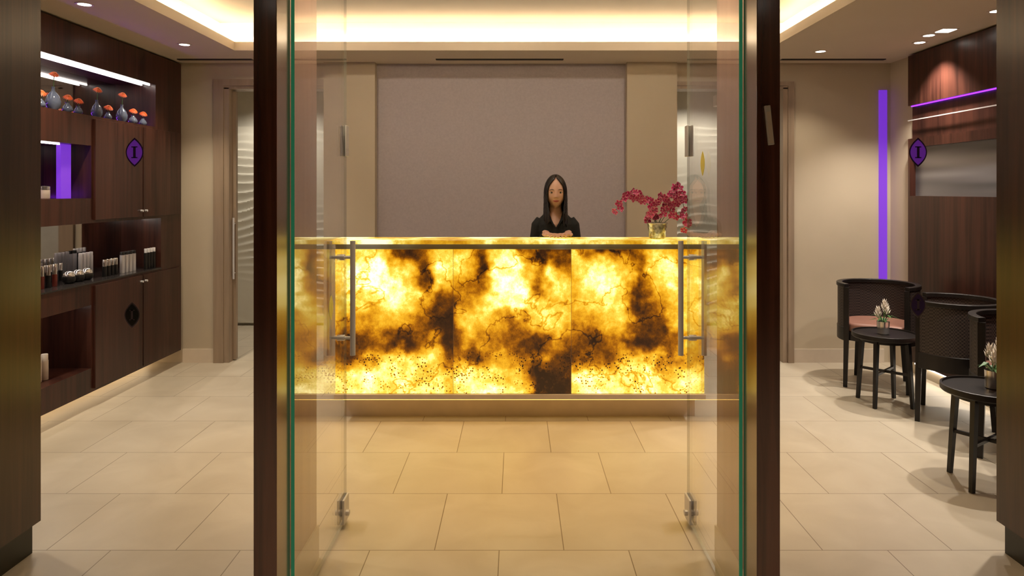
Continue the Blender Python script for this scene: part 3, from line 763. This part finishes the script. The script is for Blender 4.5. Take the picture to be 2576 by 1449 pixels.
def hand(mb, wrist, d, sg):
    d = Vector(d).normalized(); n_ = Vector((0, 0, 1)); v = n_.cross(d).normalized()*1.0
    wv = Vector(wrist)
    rot = Matrix((v, d, n_)).transposed().to_4x4()
    mb.ell(wv+d*.045+n_*-.002, (.036, .052, .0125), rot)
    mb.tube([wv-d*.02, wv+d*.02], [(.022), (.022)], 12)
    fl = [.062, .072, .068, .052]
    for k in range(4):
        off = (k-1.5)*.0195*sg*-1
        b0 = wv+d*(.082-abs(k-1.3)*.004)+v*off
        dd = (d+v*off*3.5).normalized()
        p = [b0-dd*.02, b0+n_*.002, b0+dd*fl[k]*.42+n_*.004, b0+dd*fl[k]*.75-n_*.001, b0+dd*fl[k]-n_*.009]
        mb.tube(p, [.009, .0085, .0078, .0072, .0055], 10)
    s_ = v*sg
    b0 = wv+d*.025+s_*.028
    mb.tube([b0-s_*.012, b0+s_*.012+d*.018, b0+s_*.018+d*.040-n_*.002, b0+s_*.016+d*.058-n_*.006], [.012, .0105, .009, .006], 10)
def remesh(mb, name, mats, parent, vox, smooth_it=4, origin=None):
    o = mb.obj(name, mats, parent, True, origin=origin)
    rm = o.modifiers.new('rm', 'REMESH'); rm.mode = 'VOXEL'; rm.voxel_size = vox; rm.use_smooth_shade = True
    sm = o.modifiers.new('sm', 'SMOOTH'); sm.factor = .5; sm.iterations = smooth_it
    dg = bpy.context.evaluated_depsgraph_get(); dg.update()
    me = bpy.data.meshes.new_from_object(o.evaluated_get(dg)); o.modifiers.clear(); o.data = me
    for p in me.polygons: p.use_smooth = True
    return o
mb = MB()
mb.loft([(PX, PY+.01, z, rx, ry) for z, rx, ry in ((.76, .13, .09), (.84, .155, .10), (.92, .14, .09), (1.0, .112, .078), (1.08, .112, .08), (1.16, .122, .09), (1.22, .122, .082), (1.25, .104, .066), (1.275, .074, .055), (1.30, .050, .05), (1.33, .043, .046), (1.39, .042, .046))])
head(mb, HC)
for sg in (-1, 1):
    mb.tube(armpts(sg), [.036, .040, .035, .031, .028, .019], 14)
    mb.tube([(PX+sg*.075, PY+.01, .84), (PX+sg*.08, PY+.005, .66), (PX+sg*.08, PY, .44), (PX+sg*.08, PY+.015, .28), (PX+sg*.08, PY+.02, .07)], [.085, .072, .048, .046, .03], 16)
    mb.ell((PX+sg*.08, PY-.03, .04), (.036, .10, .035))
    mb.ell(HC+Vector((sg*.067, .008, -.008)), (.008, .017, .029))
    hand(mb, Vector(armpts(sg)[-1]), (-sg*.42, -.9, -.05), sg)
person = remesh(mb, 'person', M['skin'], None, .0034, 3, origin=(PX, PY, 0))
tag(person, 'long black-haired person in black blouse, hands resting on the counter', 'person')
mb = MB()
mb.loft([(PX, PY+.01, z, rx, ry) for z, rx, ry in ((.80, .168, .115), (.88, .166, .113), (.98, .130, .095), (1.08, .126, .093), (1.16, .136, .104), (1.22, .136, .094), (1.256, .116, .077), (1.285, .086, .065), (1.31, .064, .06), (1.325, .060, .058))])
for sg in (-1, 1):
    mb.tube(armpts(sg), [.042, .047, .042, .039, .036, .027], 16)
bl = remesh(mb, 'blouse', M['cloth'], person, .0045, 6)
bm = bmesh.new(); bm.from_mesh(bl.data)
kill = []
for f in bm.faces:
    x, y, z = f.calc_center_median()
    if z > 1.306: kill.append(f)
    elif y < .01 and z > 1.205 and abs(x) < (z-1.205)*.60 and y > -.14: kill.append(f)
bmesh.ops.delete(bm, geom=kill, context='FACES')
bd = [v for v in bm.verts if any(e.is_boundary for e in v.link_edges)]
for _ in range(4): bmesh.ops.smooth_vert(bm, verts=bd, factor=.5, use_axis_x=True, use_axis_y=True, use_axis_z=True)
bm.to_mesh(bl.data); bm.free()
so = bl.modifiers.new('s', 'SOLIDIFY'); so.thickness = .003; so.offset = -1
for sg in (-1, 1):
    m = MB()
    pts = [(PX+sg*.004, PY-.098, 1.198), (PX+sg*.050, PY-.075, 1.255), (PX+sg*.066, PY-.03, 1.305), (PX+sg*.052, PY-.040, 1.318), (PX+sg*.030, PY-.072, 1.255)]
    m.poly(pts); o = m.obj('collar', M['cloth'], person, False); s_ = o.modifiers.new('s', 'SOLIDIFY'); s_.thickness = .004
mb = MB()
mb.loft([(PX, PY+.01, z, rx, ry) for z, rx, ry in ((.76, .15, .105), (.84, .164, .11), (.90, .158, .106))])
for sg in (-1, 1):
    mb.tube([(PX+sg*.075, PY+.01, .84), (PX+sg*.08, PY+.005, .66), (PX+sg*.08, PY, .44), (PX+sg*.08, PY+.015, .28), (PX+sg*.08, PY+.02, .09)], [.092, .08, .062, .06, .055], 16)
    m = MB(); m.ell((PX+sg*.08, PY-.035, .045), (.042, .112, .043)); m.obj('shoe', M['black'], person)
remesh(mb, 'trousers', M['cloth'], person, .008, 3)
for sg in (-1, 1):
    ex, ez = sg*.029, .0
    y = face_y(ex, ez)
    c = HC+Vector((ex, y+.0065, ez))
    MB().ell(c, (.0125, .0095, .0062), u=20, v=14).obj('eye', M['eye'], person)
    MB().ell(c+Vector((0, -.0078, 0)), (.0054, .0030, .0054), u=16, v=10).obj('iris', M['iris'], person)
    pts = []
    for k in range(9):
        t = k/8; X = ex+sg*(-.014+.030*t); Z = .0185+.004*sin(pi*min(1, t*1.15))
        pts.append(HC+Vector((X, face_y(X, Z)-.0008, Z)))
    MB().tube(pts, [(.0009+.0011*sin(pi*(k+1)/10)) for k in range(9)], 6).obj('eyebrow', M['hair'], person)
    pts = []
    for k in range(9):
        t = k/8; X = ex+(-.0135+.027*t); Z = ez+.0060*sin(pi*t)+.0005
        pts.append(HC+Vector((X, y-.0028+.004*abs(t-.5)*2, Z)))
    MB().tube(pts, .0012, 6).obj('eyelash', M['hair'], person)
m = MB()
for up_ in (1, -1):
    pts = []
    rad = []
    for k in range(11):
        t = -1+k/5; X = .0215*t; Z = -.0575+up_*.0034*(1-t*t)+.0022*t*t
        pts.append(HC+Vector((X, face_y(X, Z)+.0012, Z))); rad.append(.0010+.0028*(1-t*t))
    m.tube(pts, rad, 8)
m.obj('lips', M['lip'], person)
bm = bmesh.new(); rows = []; NT, NS = 44, 120
for j in range(NT+1):
    t = j/NT
    row = []
    for i in range(NS+1):
        s_ = i/NS
        if t < .38:
            f = t/.38; ph = f*pi*.52; z = .121*cos(ph); R = sin(ph)
        else:
            f2 = (t-.38)/.62; z = -.008-.225*f2; R = 1
        zz = z
        if zz > .092: op = 2+8*(.122-zz)/.030
        elif zz > .045: op = 10+32*((.092-zz)/.047)**.75
        elif zz > -.06: op = 42+6*(.045-zz)/.105
        else: op = 48-12*min(1, (-.06-zz)/.1)
        op = radians(op)
        a = op+(2*pi-2*op)*s_
        dx, dy = sin(a), -cos(a)
        below = max(0, -.02-z)
        ry = .100
        rx = .0735+below*.02
        if dy > .25: ry = .102-below*.10
        if dy < .25: ry = .086+below*.24
        wob = 1+.018*sin(a*41+2*sin(t*6))*(min(1, t*3))+.010*sin(a*90)
        x = rx*R*dx*wob; y = ry*R*dy*wob+.002
        zt = z
        if t > .38:
            zt = -.008-(.215 if dx > 0 else .195)*((t-.38)/.62)*(1-.06*sin(a*9))
        row.append(bm.verts.new(HC+Vector((x, y, zt))))
    rows.append(row)
for j in range(NT):
    for i in range(NS): bm.faces.new((rows[j][i], rows[j][i+1], rows[j+1][i+1], rows[j+1][i]))
b = MB(); b.bm.free(); b.bm = bm
h = b.obj('hair', M['hair'], person, True, recalc=False)
so = h.modifiers.new('s', 'SOLIDIFY'); so.thickness = .007; so.offset = -1

# ------------------------------------------------------------------ lights
def downlight_or_fill(x, y, power=0, size=.09, col=(1, .87, .66), square=False, spot=1.9, z=CZ, lens='lamp', blend=.6, label=None, tilt=0):
    r = root('downlight_or_fill', (x, y, z), label or 'small recessed white ceiling light or added fill spot', 'ceiling light', 'recessed ceiling downlights')  # added fill spots share this fixture and label with real downlights
    if square:
        bx('trim', x-.055, x+.055, y-.055, y+.055, z-.004, z, M['creamp'], r); bx('lens', x-.045, x+.045, y-.045, y+.045, z-.006, z-.004, M[lens], r)
    else:
        MB().lathe([(.036, 0), (.05, 0), (.05, -.004), (.036, -.004)], (x, y, z), 24).obj('trim', M['creamp'], r)
        MB().lathe([(0, -.001), (.036, -.001), (.036, -.003), (0, -.003)], (x, y, z), 24).obj('lens', M[lens], r)
    if power:
        ld = bpy.data.lights.new('lamp', 'SPOT'); ld.energy = power*2.2; ld.color = col; ld.spot_size = spot; ld.spot_blend = blend; ld.shadow_soft_size = .035
        lo = bpy.data.objects.new('lamp', ld); COL.objects.link(lo); lo.parent = r; lo.location = (0, 0, -.012); lo.rotation_euler = (tilt, 0, 0)
    return r
downlight_or_fill(2.93, 5.03, 65, col=(1, .9, .78)); downlight_or_fill(2.86, 4.8, 0); downlight_or_fill(2.885, 4.65, 0, square=True)
downlight_or_fill(2.90, 3.62, 65, col=(1, .9, .78)); downlight_or_fill(2.88, 4.15, 20, col=(1, .9, .78))
downlight_or_fill(-2.45, 5.1, 30); downlight_or_fill(-2.5, 4.0, 30); downlight_or_fill(-2.45, 3.1, 22); downlight_or_fill(2.35, 5.35, 12)
downlight_or_fill(2.3, 3.1, 20)
downlight_or_fill(-.55, 2.6, 16, col=(1, .82, .52)); downlight_or_fill(.55, 2.6, 16, col=(1, .82, .52))  # unseen fill spots added to light the entrance floor
for x in (-1.45, -.15, 1.15):
    downlight_or_fill(x, 4.25, 17, z=2.79, spot=2.3, tilt=radians(38), blend=1, col=(1, .88, .70))  # unseen wash spots added to brighten the back wall and counter
for x in (-.75, 0, .75):
    downlight_or_fill(x, 3.75, 26, z=2.79, spot=1.1, blend=1, col=(1, .58, .13), label='added amber fill spot mimicking the onyx glow on the floor')  # unseen amber spots added to strengthen the counter's glow on the floor
for x, y in ((-3.03, -.3), (-4.5, -1.8), (4.3, -1.6), (2.9, -.35)):
    downlight_or_fill(x, y, 8)
downlight_or_fill(-1.4, .4, 45); downlight_or_fill(1.4, .4, 45)  # unseen fill spots added to brighten the door jamb fronts
for x in (-2.5, -.6, 1.9):
    downlight_or_fill(x, 6.95, 28, col=(1, .93, .8), spot=2.6)

w = bpy.data.worlds.new('w'); S.world = w; w.use_nodes = True
w.node_tree.nodes['Background'].inputs[0].default_value = (1, .85, .7, 1); w.node_tree.nodes['Background'].inputs[1].default_value = .15

# ------------------------------------------------------------------ camera
cd = bpy.data.cameras.new('camera'); cam = bpy.data.objects.new('camera', cd); COL.objects.link(cam)
cam.location = (0, 0, 1.45); cam.rotation_euler = (radians(90), 0, 0)
cd.sensor_fit = 'HORIZONTAL'; cd.sensor_width = 36; cd.lens = 1740/2576*36
cd.shift_x = -12/2576; cd.shift_y = -244.5/2576; cd.clip_start = .05
if CLOSE:
    cd.lens *= 4; cd.shift_x = 200*4/2576; cd.shift_y = -80*4/2576
S.camera = cam
